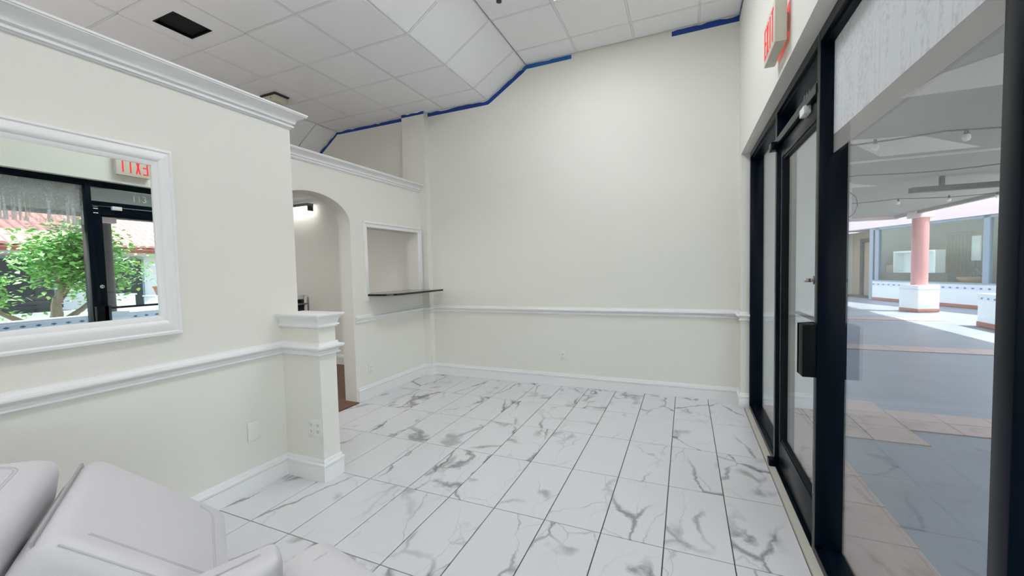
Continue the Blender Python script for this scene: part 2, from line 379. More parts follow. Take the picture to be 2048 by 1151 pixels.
VENT = (-4.05, -3.44, 1.783, 2.376)
for a in range(4):
    for j in range(len(UY)-1):
        cx, cy = (UX[a]+UX[a+1])/2, (UY[j]+UY[j+1])/2
        if any(l[0] < cx < l[1] and l[2] < cy < l[3] for l in LIGHTS): continue
        if UY[j+1]-UY[j] > .05: panel(UX[a], ZU, UX[a+1], ZU, UY[j], UY[j+1])
for a in range(4):
    for j in range(len(LY)-1):
        cx, cy = (LX[a]+LX[a+1])/2, (LY[j]+LY[j+1])/2
        if VENT[0] < cx < VENT[1] and VENT[2] < cy < VENT[3]: continue
        panel(LX[a], ZL, LX[a+1], ZL, LY[j], LY[j+1])
for j in range(len(LY)-1):
    panel(XE1, ZL, XE2, ZU, LY[j], LY[j+1])
    dx = .5; panel(XC-dx, ZL-dx*.72, XC, ZL, LY[j], LY[j+1]); panel(XW, zc_l, XC-dx, ZL-dx*.72, LY[j], LY[j+1])
# vent panel: a panel with a square black hole
x0, x1, y0, y1 = VENT; hx0, hx1, hy0, hy1 = -3.91, -3.648, 1.955, 2.222
vp = MB(); g = .006
vp.box(x0+g, hx0, y0+g, y1-g, ZL, ZL+.02).box(hx1, x1-g, y0+g, y1-g, ZL, ZL+.02).box(hx0, hx1, y0+g, hy0, ZL, ZL+.02).box(hx0, hx1, hy1, y1-g, ZL, ZL+.02)
vp.build('ceiling_panel', CEILM, ceiling)
vn = empty('ceiling_vent', ((hx0+hx1)/2, (hy0+hy1)/2, ZL), 'open black square vent hole in the low grey ceiling', 'vent')
MB().box(hx0, hx1, hy0, hy1, ZL+.018, ZL+.026).build('cavity', CAVITY, vn)
fr = MB(); t = .008
fr.box(hx0-t, hx0+.002, hy0-t, hy1+t, ZL-.004, ZL+.018).box(hx1-.002, hx1+t, hy0-t, hy1+t, ZL-.004, ZL+.018).box(hx0, hx1, hy0-t, hy0+.002, ZL-.004, ZL+.018).box(hx0, hx1, hy1-.002, hy1+t, ZL-.004, ZL+.018)
fr.build('rim', FRAMEB, vn)
# grid bars
def bar(dims): MB().box(*dims).build('grid_bar', GRID, ceiling)
for x in UX[1:-1]: bar((x-.007, x+.007, YR, YB, ZU+.001, ZU+.010))
for y in UY[1:-1]: bar((XE2, XS, y-.007, y+.007, ZU+.001, ZU+.010))
for x in LX[1:-1]: bar((x-.007, x+.007, YR, YB, ZL+.001, ZL+.010))
for y in LY[1:-1]:
    bar((XC, XE1, y-.007, y+.007, ZL+.001, ZL+.010))
    nx, nz = -math.sin(sl), math.cos(sl)
    MB().hexa([(XE1, y-.007, ZL+.001), (XE2, y-.007, ZU+.001), (XE2, y+.007, ZU+.001), (XE1, y+.007, ZL+.001)], (nx*.01, 0, nz*.01)).build('grid_bar', GRID, ceiling)

# ------------------------------------------------------------------ ceiling light panels
for n_, l in enumerate(LIGHTS):  # only the first panel is in view; the other two are added light
    lab = ['glowing white flat ceiling light panel nearest the back wall',
           'added unseen flat ceiling light panel above the viewer, second from the back wall',
           'added unseen flat ceiling light panel farthest from the back wall'][n_]
    t = empty('ceiling_light', ((l[0]+l[1])/2, (l[2]+l[3])/2, ZU), lab, 'ceiling light', 'flat ceiling light panels')
    g = .008; f = MB()
    f.box(l[0]+g, l[0]+.03, l[2]+g, l[3]-g, ZU-.002, ZU+.02).box(l[1]-.03, l[1]-g, l[2]+g, l[3]-g, ZU-.002, ZU+.02)
    f.box(l[0]+.03, l[1]-.03, l[2]+g, l[2]+.03, ZU-.002, ZU+.02).box(l[0]+.03, l[1]-.03, l[3]-.03, l[3]-g, ZU-.002, ZU+.02)
    f.build('frame', GRID, t)
    pm = PANELL if n_ == 0 else mat('light_panel_dim', (.9, .9, .9), .5, emit=(.93, .95, 1.0), estr=TROFFER*.48)
    MB().box(l[0]+.03, l[1]-.03, l[2]+.03, l[3]-.03, ZU+.006, ZU+.014).build('diffuser', pm, t)

# added unseen fill globes behind the viewer and the partition, to brighten the room
GLOBE = mat('fill_globe_glass', (.9, .9, .9), .4, emit=(1, .985, .96), estr=1.0)
def globe(x, y, z, zc, r, e, label):
    t = empty('fill_globe', (x, y, zc), label, 'fill light', None)
    gm = mat('fill_globe_glow', (.9, .9, .9), .4, emit=(1, .985, .96), estr=e)
    MB().ball((x, y, z), r, u=20, v=12).build('fill_ball', gm, t, smooth=True)
    MB().cyl((x, y, z+r), (x, y, zc), .006, n=8).build('cord', SLOT, t)
    MB().cyl((x, y, z+r-.02), (x, y, z+r+.05), .04, n=14).build('fill_fitting', SLOT, t); MB().cyl((x, y, zc-.03), (x, y, zc), .06, n=16).build('fill_ceiling_rose', SLOT, t)
globe(-1.6, -2.2, 2.3, ZU, .22, 2.5, 'added unseen fill globe behind the viewer on the mirror side')
globe(-.2, -1.6, 3.05, ZU, .22, 4.5, 'added unseen fill globe behind the viewer on the glass side')
globe(-4.5, 1.3, 2.2, ZL, .18, 5, 'added unseen fill globe in the room behind the arch wall')
globe(-4.9, -1.6, 2.2, ZL, .18, 9, 'added unseen fill globe deep in the room behind the arch wall')
globe(-2.92, .2, 2.45, ZL, .14, 18, 'added unseen fill globe in the passage behind the mirror partition')

t = empty('fill_dome', (-4.9, 2.5, ZL), 'added unseen dome fill light low over the floor in the room behind the arch', 'fill light')  # added unseen fill light; its dome keeps light off the upper wall
MB().lathe((-4.9, 2.5, 1.50), [(.34, 0), (.33, .05), (.24, .16), (.06, .22)]).build('fill_dome_shade', GREYI, t, smooth=True)
MB().ball((-4.9, 2.5, 1.44), .10, u=16, v=10).build('bulb', mat('fill_bulb_glow', (.9, .9, .9), .4, emit=(1, 1, 1), estr=48), t, smooth=True)  # bulb of the added unseen fill dome
MB().cyl((-4.9, 2.5, 1.70), (-4.9, 2.5, ZL), .006, n=8).build('cord', SLOT, t)

# ------------------------------------------------------------------ mouldings
BASE = [(0, 0), (.016, 0), (.016, .101), (.010, .1015), (.010, .1045), (.021, .105), (.021, .117), (.017, .121), (.009, .124), (.009, .140), (.005, .147), (0, .147)]
RAIL = [(0, .836), (.016, .836), (.021, .841), (.021, .848), (.014, .852), (.012, .860), (.018, .868), (.034, .876), (.041, .884), (.041, .892), (.034, .897), (.016, .899), (.012, .904), (.010, .918), (0, .918)]
def crown(z0, z1, o):
    h = z1-z0
    return [(0, z0), (.008, z0), (.008, z0+.008), (.020, z0+.009), (.020, z0+.020), (.013, z0+.022), (.013, z0+.028), (o*.32, z0+h*.33), (o*.32, z0+h*.38), (o*.42, z0+h*.55), (o*.60, z0+h*.72), (o*.84, z0+h*.83), (o*.88, z0+h*.86), (o, z0+h*.90), (o, z1), (0, z1)]
def mould(name, prof, path, side=1, m=TRIM): return MB().sweep(prof, path, side).build(name, m, kind='structure', smooth=True)
# the partition with its wing, going towards the back: path travels +Y along the partition (room on the right)
wing_path = [(XP, YR+.02), (XP, 1.893), (-2.185, 1.893), (-2.185, YP), (-2.52, YP)]
mould('baseboard_partition', BASE, wing_path); mould('trim_1', RAIL, wing_path)
mould('trim_2', crown(1.015, 1.105, .045), [(XP, 1.893), (-2.185, 1.893), (-2.185, YP), (XP-.0, YP)])
MB().box(XP, -2.145, 1.853, YP+.04, 1.088, 1.107, bev=.004).build('cap', TRIM, wing, smooth=True)
mould('trim_3', crown(2.376, 2.48, .085), [(XP, YR+.02), (XP, YP), (XP-.12, YP), (XP-.12, YR+.02)])
box('trim_4', TRIM, (XP-.2, XP+.08, YR+.02, YP+.08, 2.462, 2.481), kind='structure')
mould('trim_5', crown(2.387, 2.478, .085), [(XA, YR+.02), (XA, YB)])
box('trim_6', TRIM, (XA2-.02, XA+.08, YR+.02, 4.42, 2.46, 2.479), kind='structure')
back_path = [(XA, 4.42), (-3.08, 4.42), (-3.08, YB), (XS, YB), (XS, 4.34), (XF+.0, 4.34)]
MB().sweep(BASE, [(XA, 3.222)]+back_path).build('baseboard_back', TRIM, kind='structure', smooth=True)
MB().sweep(RAIL, [(XA, 3.222)]+back_path).build('trim_7', TRIM, kind='structure', smooth=True)
MB().sweep(BASE, [(XA2, 2.28), (XA2, YR+.02)], 1).sweep(BASE, [(XW, YB), (XA2, YB)], 1).build('baseboard_inner', TRIM, kind='structure', smooth=True)
MB().sweep(crown(2.41, 2.53, .08), [(XW, YB), (-3.43, YB)], 1).build('trim_8', TRIM, kind='structure', smooth=True)
# casing of the pass-through window
m = MB(); c0, c1, cz0, cz1 = 3.43, 4.34, 1.06, 1.862
for y0, y1, z0, z1 in ((c0-.055, c0, cz0, cz1+.0), (c1, c1+.06, cz0+.06, cz1), (c0-.055, c1+.06, cz1, cz1+.062)):
    m.box(XA, XA+.014, y0, y1, z0, z1, bev=.002)
for y0, y1, z0, z1 in ((c0-.055, c0-.035, cz0, cz1+.04), (c1+.04, c1+.06, cz0+.06, cz1+.04), (c0-.055, c1+.06, cz1+.04, cz1+.062)):
    m.box(XA+.01, XA+.026, y0, y1, z0, z1, bev=.003)
m.build('trim_9', TRIM, kind='structure', smooth=True)

# threshold strip along the storefront
box('trim_10', CAULK, (.507, XF, YR+.02, 4.34, -.006, .014), kind='structure')

# ------------------------------------------------------------------ storefront frame
sf = structure('trim_11', (XG, 1.5, 0))
def mull(y0, y1, z0=0.012, z1=TOPH): MB().box(XF, XO, y0, y1, z0, z1, bev=.0025).build('mullion', FRAME, sf, smooth=True)
mull(4.30, 4.34); mull(3.135, 3.185); mull(2.215, 2.262); mull(1.022, 1.077); mull(-.40, -.345); mull(-1.86, -1.81)
SPANS = [(3.185, 4.30), (1.077, 2.215), (-.345, 1.022), (-1.81, -.40)]
for a, b in SPANS + [(2.262, 3.135)]:
    MB().box(XF, XO, a, b, TOPH-.048, TOPH, bev=.002).box(XF+.02, XO-.02, a, b, TOPH-.062, TOPH-.048).build('head_rail', FRAME, sf)
for a, b in SPANS:
    MB().box(XF, XO, a, b, .012, .048, bev=.002).box(XF+.03, XO-.03, a, b, .048, .062).build('sill_rail', FRAME, sf)
MB().box(XF-.004, XO, 2.262, 3.135, 0, .014, bev=.003).build('threshold_plate', FRAME, sf)
MB().box(XF-.004, XO, 2.262, 3.135, 2.132, 2.176, bev=.002).build('transom_bar', FRAME, sf)
FOOT = MB().box(.508, XF+.001, 3.105, 3.175, 0, .055, bev=.003).build('foot_block', FRAME, sf, smooth=True)
MB().box(.508, XF+.001, 3.105, 3.185, 2.100, 2.150, bev=.003).build('pivot_block', FRAME, sf, smooth=True)

for n_, (a, b) in enumerate(SPANS + [(2.262, 3.135)]):
    z0, z1 = (.055, TOPH-.055) if n_ < 4 else (2.17, TOPH-.055)
    w = structure('window_%d' % (n_+1), (XG, (a+b)/2, z0))
    MB().box(XG-.003, XG+.003, a-.006, b+.006, z0, z1).build('pane', GLASS, w)
    if n_ in (1, 2):
        MB().box(XG-.0045, XG-.0040, a+.001, b-.001, 1.925, z1-.001).build('window_film', FILM, w)
        MB().box(XG-.0045, XG-.0040, a+.001, b-.001, 1.845, 1.925).build('film_strip', STRIPM, w)
    if n_ == 4:
        me = text_mesh('113', .098, .0006); me.materials.append(DIGIT)
        o = link('suite_number', me, w, (XG+.005, 2.70, 2.222)); o.rotation_euler = (math.pi/2, 0, math.pi/2)
        tag(o, label='white suite number 113 on the transom glass')

# ------------------------------------------------------------------ door
door = structure('door_1', (XG, 2.7, .014))
dy0, dy1, dx0, dx1 = 2.268, 3.128, .562, .606
dg0, dg1, dz0, dz1 = 2.335, 3.068, .215, 2.035
MB().box(dx0, dx1, dy0, dg0, .018, 2.126, bev=.003).build('stile', FRAME, door, smooth=True)
MB().box(dx0, dx1, dg1, dy1, .018, 2.126, bev=.003).build('stile', FRAME, door, smooth=True)
MB().box(dx0, dx1, dg0, dg1, dz1, 2.126, bev=.003).build('top_rail', FRAME, door, smooth=True)
MB().box(dx0, dx1, dg0, dg1, .018, dz0, bev=.003).build('bottom_rail', FRAME, door, smooth=True)
gb = MB()
for y0, y1, z0, z1 in ((dg0, dg0+.012, dz0, dz1), (dg1-.012, dg1, dz0, dz1), (dg0, dg1, dz0, dz0+.014), (dg0, dg1, dz1-.014, dz1)):
    gb.box(dx0+.006, dx1-.006, y0, y1, z0, z1)
gb.build('glazing_bead', FRAMEB, door)
MB().box(.581, .587, dg0+.008, dg1-.008, dz0+.006, dz1-.006).build('pane', GLASS, door)
pb = MB()
pb.box(.492, .566, 2.222, 2.318, .842, 1.082, bev=.003)
pb.hexa([(.492, 2.318, .842), (.492, 2.318, 1.082), (.566, 2.372, 1.082), (.566, 2.372, .842)], (0, -.03, 0))
pull = pb.build('lock_box', FRAMEB, door, smooth=True); pull['label'] = 'black boxy lock guard'
db = MB().cyl((.562, 2.300, 1.285), (.545, 2.300, 1.285), .021, .019, 20).box(.512, .545, 2.296, 2.304, 1.276, 1.294, bev=.003)
db.build('thumb_turn', CHROME, door, smooth=True)['label'] = 'silver thumb turn'
MB().cyl((.660, dg0-.02, 1.05), (.660, dg1+.02, 1.05), .012, n=12).cyl((dx1-.001, dg0-.03, 1.05), (.662, dg0-.02, 1.05), .009, n=10).cyl((dx1-.001, dg1+.03, 1.05), (.662, dg1+.02, 1.05), .009, n=10).build('push_bar', FRAMEB, door, smooth=True)
MB().box(.531, .562, 2.42, 2.505, 2.096, 2.136, bev=.004).build('contact_sensor', PLAST, door, smooth=True)['label'] = 'small white contact sensor'
for z in (2.118, 2.098, 2.052):
    MB().box(dx0-.002, dx0+.002, 2.276, 2.316, z-.003, z+.003, bev=.001).build('hinge_clip', CHROME, door)
for y, z in ((2.25, .93), (2.25, .55), (2.25, .35)):
    MB().box(XF-.001, XF+.001, y-.002, y+.002, z-.07, z+.07).build('metal_strip', CHROME, sf)  # thin bright metal strips on the mullion's inner face

# ------------------------------------------------------------------ exit sign
ex = empty('exit_sign', (XS, 2.57, 2.465), 'beige EXIT sign with red letters on the wall above the glass door', 'exit sign')
ey0, ey1, ez0, ez1, ef, eb = 2.42, 2.72, 2.465, 2.68, .408, .460
MB().box(ef, eb, ey0, ey1, ez0, ez1, bev=.003).build('housing', BEIGE, ex, smooth=True)
MB().box(eb, XS, ey0+.05, ey1-.05, ez0+.06, ez1-.06).build('canopy_mount', BEIGE, ex)
def exit_letters(x0, x1, ya, flip):
    s = MB(); zc0, zc1 = ez0+.030, ez1-.028; lw = .048; gap = .019; st = .013
    def L(k): return ya - k*(lw+gap)           # reads from large Y to small Y (left to right for the room)
    def seg(k, a, b, z0, z1):
        y = L(k); s.box(x0, x1, y-b*lw, y-a*lw, z0, z1)
    H = zc1-zc0; sw = st/lw
    seg(0, 0, sw, zc0, zc1)
    for z in (zc0, zc0+H/2-st/2, zc1-st): seg(0, sw, 1, z, z+st)
    for a, b in (((0, zc0), (1, zc1)), ((0, zc1), (1, zc0))):      # X strokes
        y0, y1 = L(1)-a[0]*lw, L(1)-b[0]*lw; q = st*.55
        s.hexa([(x0, y0+q*0, a[1]), (x0, y0-q*2, a[1]), (x0, y1-q*0, b[1]), (x0, y1+q*2, b[1])], (x1-x0, 0, 0))
    seg(2, .5-sw/2, .5+sw/2, zc0, zc1)
    seg(3, 0, 1, zc1-st, zc1); seg(3, .5-sw/2, .5+sw/2, zc0, zc1-st)
    return s
exit_letters(ef-.002, ef, ey1-.02, False).build('letters', REDL, ex)['label'] = 'red EXIT lettering facing the room'
exit_letters(eb, eb+.002, ey1-.02, False).build('letters', REDG, ex)['label'] = 'glowing red lettering facing the wall'

# ------------------------------------------------------------------ mirror
mr = empty('wall_mirror', (XP, .43, 1.06), 'wide wall mirror in thick white moulded frame on the left partition', 'mirror')
my0, my1, mz0, mz1 = -.35, 1.217, 1.155, 1.955
fp = [(-.012, .006), (-.012, .014), (0, .020), (.010, .021), (.018, .030), (.030, .034), (.046, .030), (.058, .026), (.064, .032), (.074, .030), (.079, .016), (.079, 0), (0, 0)]
def ring_member(side):
    b = bmesh.new(); A = []; B = []
    for d, h in fp:
        y0, y1, z0, z1 = my0-d, my1+d, mz0-d*1.18, mz1+d
        p = {'t': ((y0, z1), (y1, z1)), 'b': ((y1, z0), (y0, z0)), 'r': ((y1, z1), (y1, z0)), 'l': ((y0, z0), (y0, z1))}[side]
        A.append(b.verts.new((XP+h, *p[0]))); B.append(b.verts.new((XP+h, *p[1])))
    for i in range(len(fp)): b.faces.new((A[i], A[(i+1) % len(fp)], B[(i+1) % len(fp)], B[i]))
    b.faces.new(A[::-1]); b.faces.new(B); return b
for s_ in 'tbrl': MB().add(ring_member(s_)).build('frame_member', TRIM, mr, smooth=True)
tilt = math.radians(.93)          # the glass leans a little towards the back of the room
gl = MB().box(-.001, .001, my0-.008, my1+.008, mz0-.008, mz1+.008).mesh(MIRROR, name='mirror_pane')
for v in gl.vertices:
    v.co.x += XP+.005-(v.co.y-my1)*math.tan(tilt)
mp_ = link('mirror_pane', gl, mr)

# ------------------------------------------------------------------ shelf of the pass-through
m = MB(); pts = [(XA2-.02, 3.442), (XA+.002, 3.442), (XA+.002, 3.405)]
cx, cy, rr = -2.86-.20, 3.405+.20, .20
for k in range(0, 9):
    t = -math.pi/2+math.pi/2*k/8; pts.append((cx+rr*math.cos(t), cy+rr*math.sin(t)))
pts += [(-2.86, 4.412), (XA+.002, 4.412), (XA+.002, 4.335), (XA2-.02, 4.335)]
m.prism(pts, 1.112, 1.134, bev=.003).build('counter_shelf', COUNTER, smooth=False, label='thin glossy black counter shelf with rounded corner under the pass-through opening', cat='shelf')

# ------------------------------------------------------------------ electrical plates
def plate_y(name, x0, x1, y, z0, z1, n, label, grp=None):      # on a wall facing -Y
    t = empty(name, ((x0+x1)/2, y, z0), label, 'outlet', grp)
    MB().box(x0, x1, y-.007, y, z0, z1, bev=.003).build('cover_plate', PLATE, t, smooth=True)
    w = (x1-x0)/n
    for k in range(n):
        xc = x0+w*(k+.5)
        for zc in (z0+(z1-z0)*.32, z0+(z1-z0)*.68):
            r = MB().box(xc-.016, xc+.016, y-.0095, y-.006, zc-.014, zc+.014, bev=.003).build('receptacle', PLATE, t, smooth=True)
            MB().box(xc-.008, xc-.0055, y-.0102, y-.009, zc-.003, zc+.007).box(xc+.0055, xc+.008, y-.0102, y-.009, zc-.003, zc+.006).cyl((xc, y-.0102, zc-.008), (xc, y-.009, zc-.008), .0028, n=10).build('slots', SLOT, r)
    return t
plate_y('outlet', -2.309, -2.192, 1.893, .295, .412, 2, 'double white outlet with four sockets low on the waist-high wing wall')
plate_y('outlet', -1.352, -1.278, YB, .290, .410, 1, 'single white outlet low on the big back wall')
t = empty('outlet', (XA, 3.42, .25), 'faint white outlet below the black shelf on the arch wall', 'outlet')
MB().box(XA, XA+.007, 3.387, 3.457, .248, .370, bev=.003).build('cover_plate', PLATE, t, smooth=True)
for zc in (.286, .332):
    r = MB().box(XA+.006, XA+.0095, 3.406, 3.438, zc-.014, zc+.014, bev=.003).build('receptacle', PLATE, t, smooth=True)
    MB().box(XA+.009, XA+.0102, 3.412, 3.4145, zc-.003, zc+.007).box(XA+.009, XA+.0102, 3.4295, 3.432, zc-.003, zc+.007).build('slots', SLOT, r)
t = empty('blank_plate', (XP, 1.66, .32), 'blank white cover plate low on the mirror partition', 'wall plate')
MB().box(XP, XP+.009, 1.625, 1.700, .322, .445, bev=.004).build('cover_plate', PLATE, t, smooth=True)

# ------------------------------------------------------------------ painter's tape
def tape_path(pts, w, m_, label, plane='y', ysurf=YB-.0012, name='painter_tape'):
    """ragged strip hugging a wall below the ceiling line: pts = (horizontal, z of the upper edge)"""
    b = bmesh.new(); R = random.Random(len(pts)*7+int(abs(pts[0][0])*10)); top = []; bot = []
    P = []
    for i in range(len(pts)-1):
        a, c = Vector(pts[i]), Vector(pts[i+1]); n = max(1, int((c-a).length/.05))
        for k in range(n): P.append(a+(c-a)*k/n)
    P.append(Vector(pts[-1]))
    for i, p in enumerate(P):
        d = (P[min(i+1, len(P)-1)]-P[max(i-1, 0)]).normalized(); nn = Vector((d.y, -d.x))
        if nn.y > 0: nn = -nn
        up = p+nn*(R.uniform(0, .008) if R.random() < .8 else .014); dn = p+nn*w
        for lst, q in ((top, up), (bot, dn)):
            lst.append([b.verts.new((q.x, ysurf, q.y)) if plane == 'y' else b.verts.new((ysurf, q.x, q.y)),
                        b.verts.new((q.x, ysurf+.001, q.y)) if plane == 'y' else b.verts.new((ysurf+.001, q.x, q.y))])
    for i in range(len(P)-1):
        for s_ in (0, 1): b.faces.new((top[i][s_], bot[i][s_], bot[i+1][s_], top[i+1][s_]))
        b.faces.new((top[i][0], top[i+1][0], top[i+1][1], top[i][1])); b.faces.new((bot[i][0], bot[i][1], bot[i+1][1], bot[i+1][0]))
    MB().add(b).build(name, m_, label=label, cat='tape')
tape_path([(-5.30, ZL-(XC+5.30-.0)*.0-(.64)*.72), (XC, ZL), (-3.432, ZL)], .045, TAPE, 'dark blue masking tape strip bent along the ceiling over the arch wall')
tape_path([(-3.43, ZL), (-3.08, ZL)], .040, TAPE, 'short dark blue tape strip across the top of the pilaster', ysurf=4.42-.0012)
tape_path([(-3.078, ZL), (XE1, ZL), (XE1+.02, ZL+.012), (XE2-.05, ZU-.03)], .052, TAPE, 'blue tape strip rising with the ceiling slope on the back wall')
tape_path([(XE2-.05, ZU-.03), (XE2, ZU), (-1.16, ZU)], .048, TAPEL, 'lighter blue tape end under the flat upper ceiling, middle of back wall')
tape_path([(-.125, ZU), (XS-.002, ZU)], .060, TAPE, 'blue tape strip at the top right corner of the back wall')
tape_path([(YB-.002, ZU), (2.6, ZU)], .035, TAPE, 'blue tape strip along the ceiling over the storefront wall', plane='x', ysurf=XS-.0022)

# ------------------------------------------------------------------ sprinkler, ceiling box, inner light, rack
sp = empty('sprinkler_head', (-1.46, 3.25, ZU), 'small dark pendant sprinkler head under the upper ceiling', 'sprinkler')
MB().cyl((-1.46, 3.25, ZU-.006), (-1.46, 3.25, ZU), .032, n=20).build('escutcheon', PLAST, sp, smooth=True)
MB().cyl((-1.46, 3.25, ZU-.045), (-1.46, 3.25, ZU-.006), .012, n=12).box(-1.482, -1.474, 3.246, 3.254, ZU-.075, ZU-.04).box(-1.446, -1.438, 3.246, 3.254, ZU-.075, ZU-.04).build('body', SLOT, sp)
MB().lathe((-1.46, 3.25, ZU-.085), [(.006, 0), (.024, .003), (.024, .006), (.010, .012)]).build('deflector', SLOT, sp)
cb = empty('junction_box', (-4.35, 3.32, ZL), 'dusty white box on the low ceiling behind the partition crown', 'box')
MB().box(-4.48, -4.23, 3.225, 3.41, ZL-.018, ZL, bev=.004).build('back_plate', SLOT, cb)
MB().box(-4.465, -4.245, 3.235, 3.40, ZL-.085, ZL-.018, bev=.012).build('housing', BEIGE, cb, smooth=True)
for x, y in ((-4.40, 3.235), (-4.31, 3.235)): MB().cyl((x, y, ZL-.05), (x, y-.003, ZL-.05), .006, n=8).build('screw', SLOT, cb)
il = empty('strip_light', (-5.45, 4.38, 2.36), 'lit white strip light seen through the arch', 'strip light')
MB().box(-5.85, -5.10, 4.33, 4.43, 2.37, 2.41, bev=.004).build('channel', GREYI, il)
MB().cyl((-5.84, 4.38, 2.345), (-5.12, 4.38, 2.345), .030, n=16).build('tube', TUBEL, il, smooth=True)
MB().box(-5.12, -5.10, 4.335, 4.425, 2.30, 2.37, bev=.003).build('end_cap', SLOT, il)
for x in (-5.6, -5.3): MB().box(x, x+.02, 4.43, YB, 2.375, 2.40).build('bracket', GREYI, il)
rk = empty('storage_rack', (-5.6, 4.3, 0), 'white open rack with tray top seen through the arch', 'rack')
for x in (-5.84, -5.40):
    for y in (4.12, 4.44): MB().box(x, x+.03, y, y+.03, 0.004, 1.02).build('post', PLAST, rk)
for z in (.25, .6, .90): MB().box(-5.84, -5.37, 4.12, 4.47, z, z+.02).build('rack_shelf', GREYI, rk)
MB().box(-5.84, -5.43, 4.13, 4.46, .98, 1.05, bev=.01).build('tray', PLAST, rk, smooth=True)
MB().box(-5.81, -5.42, 4.45, 4.465, .27, .97).build('back_panel', DARKI, rk)
bt = empty('bottle', (-5.62, 4.25, .62), 'small dark bottle on the open rack', 'bottle')
MB().lathe((-5.62, 4.25, .6205), [(.03, 0), (.032, .02), (.032, .11), (.012, .14), (.012, .17)]).build('body', SLOT, bt, smooth=True)
MB().cyl((-5.62, 4.25, .791), (-5.62, 4.25, .811), .014, n=12).build('cap', CHROME, bt)

# ------------------------------------------------------------------ white spa chairs
g = Vector((.87, -.49, 0)); a = Vector((.49, .87, 0))
R0 = Vector((-1.86, .68, .775)); E0 = Vector((-1.665, .985, .44))
ch = empty('spa_chair', (-1.72, .35, 0), 'white padded vinyl lounge chair against the mirror partition', 'chair', None)
def pad(name, p0, p1, w, th, bev, parent, seamed=True, side=True):
    """cushion: p0->p1 is the far edge, the width runs along g; returns the object"""
    p0, p1 = Vector(p0), Vector(p1); n = g.cross((p1-p0)).normalized()
    if n.z < 0: n = -n
    top = [p0, p0+g*w, p1+g*w, p1]
    if ((top[1]-top[0]).cross(top[2]-top[1])).z < 0: top = top[::-1]
    o = MB().hexa(top, -n*th, bev=bev, seg=7).build(name, VINYL, parent, smooth=True)
    d = (p1-p0); L = d.length; d = d/L
    if seamed:
        off = n*.0005; c = []
        W, Ln = w, L; r = .05; mw = bev+.025
        rect = [(mw, bev*.6), (W-mw, bev*.6), (W-mw, Ln-mw), (mw, Ln-mw)]
        for k, (u, v) in enumerate(rect):
            cu = (u+(r if u < W/2 else -r), v+(r if v < Ln/2 else -r)); a0 = [math.pi, 1.5*math.pi, 0, .5*math.pi][k]
            for s_ in range(6):
                t = a0+math.pi/2*s_/5; c.append(p0+g*(cu[0]+r*math.cos(t))+d*(cu[1]+r*math.sin(t))+off)
        c = c[11:]                                  # near side, then the rounded end: the far side runs out
        MB().tube(c, .0013, 6).build('stitching', VSEAM, o)
        d2 = [p+(p0+g*(W/2)+d*(Ln/2)-p).normalized()*.009 for p in c]
        MB().tube(d2, .0010, 6).build('stitching', VSEAM, o)
    if side:
        e = []
        for k in range(9): e.append(p0+g*(w-bev*.30)+d*(bev*.8+(L-bev*1.6)*k/8)-n*(bev*.28))
        MB().tube(e, .0022, 6).build('piping', VSEAM, o, smooth=True)
    return o
pad('leg_rest', R0, E0, .565, .145, .045, ch)
S1 = R0-a*.070+Vector((0, 0, .018)); S0 = R0-a*.66+Vector((0, 0, .11))
pad('seat_cushion', S0, S1, .575, .17, .050, ch)
h0 = R0-a*.034+Vector((0, 0, -.020))
MB().hexa([h0+g*.02, h0+g*.53, h0+g*.53+a*.006, h0+g*.02+a*.006], (a.x*.03, a.y*.03, -.15)).build('hinge_flap', GREYV, ch)['label'] = 'grey vinyl flap in the gap'
# padded oval pull tab on the near side of the seat
tb = S1-a*.20+g*.612+Vector((0, 0, -.06))
MB().tube([tb+Vector((a.x*.05*math.cos(t)*1., a.y*.05*math.cos(t), .035*math.sin(t))) for t in [2*math.pi*k/16 for k in range(16)]], .012, 8, closed=True).build('side_tab', VINYL, ch, smooth=True)
bc = R0-a*.12+g*.30
MB().lathe((bc.x, bc.y, 0), [(.26, 0), (.27, .02), (.22, .05), (.09, .08), (.085, .56), (.14, .60)]).build('pedestal', TEAL, ch, smooth=True)
fa = MB(); fa.hexa([(bc-a*.40-g*.2)+Vector((0, 0, -.16)), (bc-a*.40+g*.2)+Vector((0, 0, -.16)), (bc+a*.02+g*.2)+Vector((0, 0, -.165)), (bc+a*.02-g*.2)+Vector((0, 0, -.165))], (0, 0, -.03))
fa.build('seat_frame', TEAL, ch)

c2 = empty('spa_chair', (-.95, .35, 0), 'nearer white padded vinyl chair, only cushion tips showing at the bottom edge', 'chair')
T = Vector((-1.09, .775, .598))
b1a = T-a*.30+Vector((0, 0, -.02))
p = MB()
p.hexa([b1a-g*.02, b1a+g*.17, T+g*.085, T-g*.02], (0, 0, -.13), bev=.028, seg=6).build('leg_rest', VINYL, c2, smooth=True)
MB().tube([b1a+g*.05+Vector((0, 0, .001)), T-a*.05+g*.035+Vector((0, 0, .001))], .0018, 6).build('stitching', VSEAM, c2)
q0 = Vector((-.975, .838, .545)); q1 = Vector((-.54, .745, .545)); k_ = (q1-q0).normalized(); sd_ = Vector((k_.y, -k_.x, 0))
MB().hexa([q0+Vector((0, 0, .075)), q0+Vector((0, 0, .075))+sd_*.145, q1+Vector((0, 0, .075))+sd_*.145, q1+Vector((0, 0, .075))], (0, 0, -.15), bev=.055, seg=8).build('armrest', VINYL, c2, smooth=True)
MB().tube([q0+k_*.10+sd_*(.072+.070*math.cos(t))+Vector((0, 0, .0+.077*math.sin(t))) for t in [math.pi*kk/14 for kk in range(15)]], .002, 6).build('stitching', VSEAM, c2)
MB().box(-1.02, -.52, .02, .40, .36, .48, bev=.04, seg=5).build('seat_cushion', VINYL, c2, smooth=True)
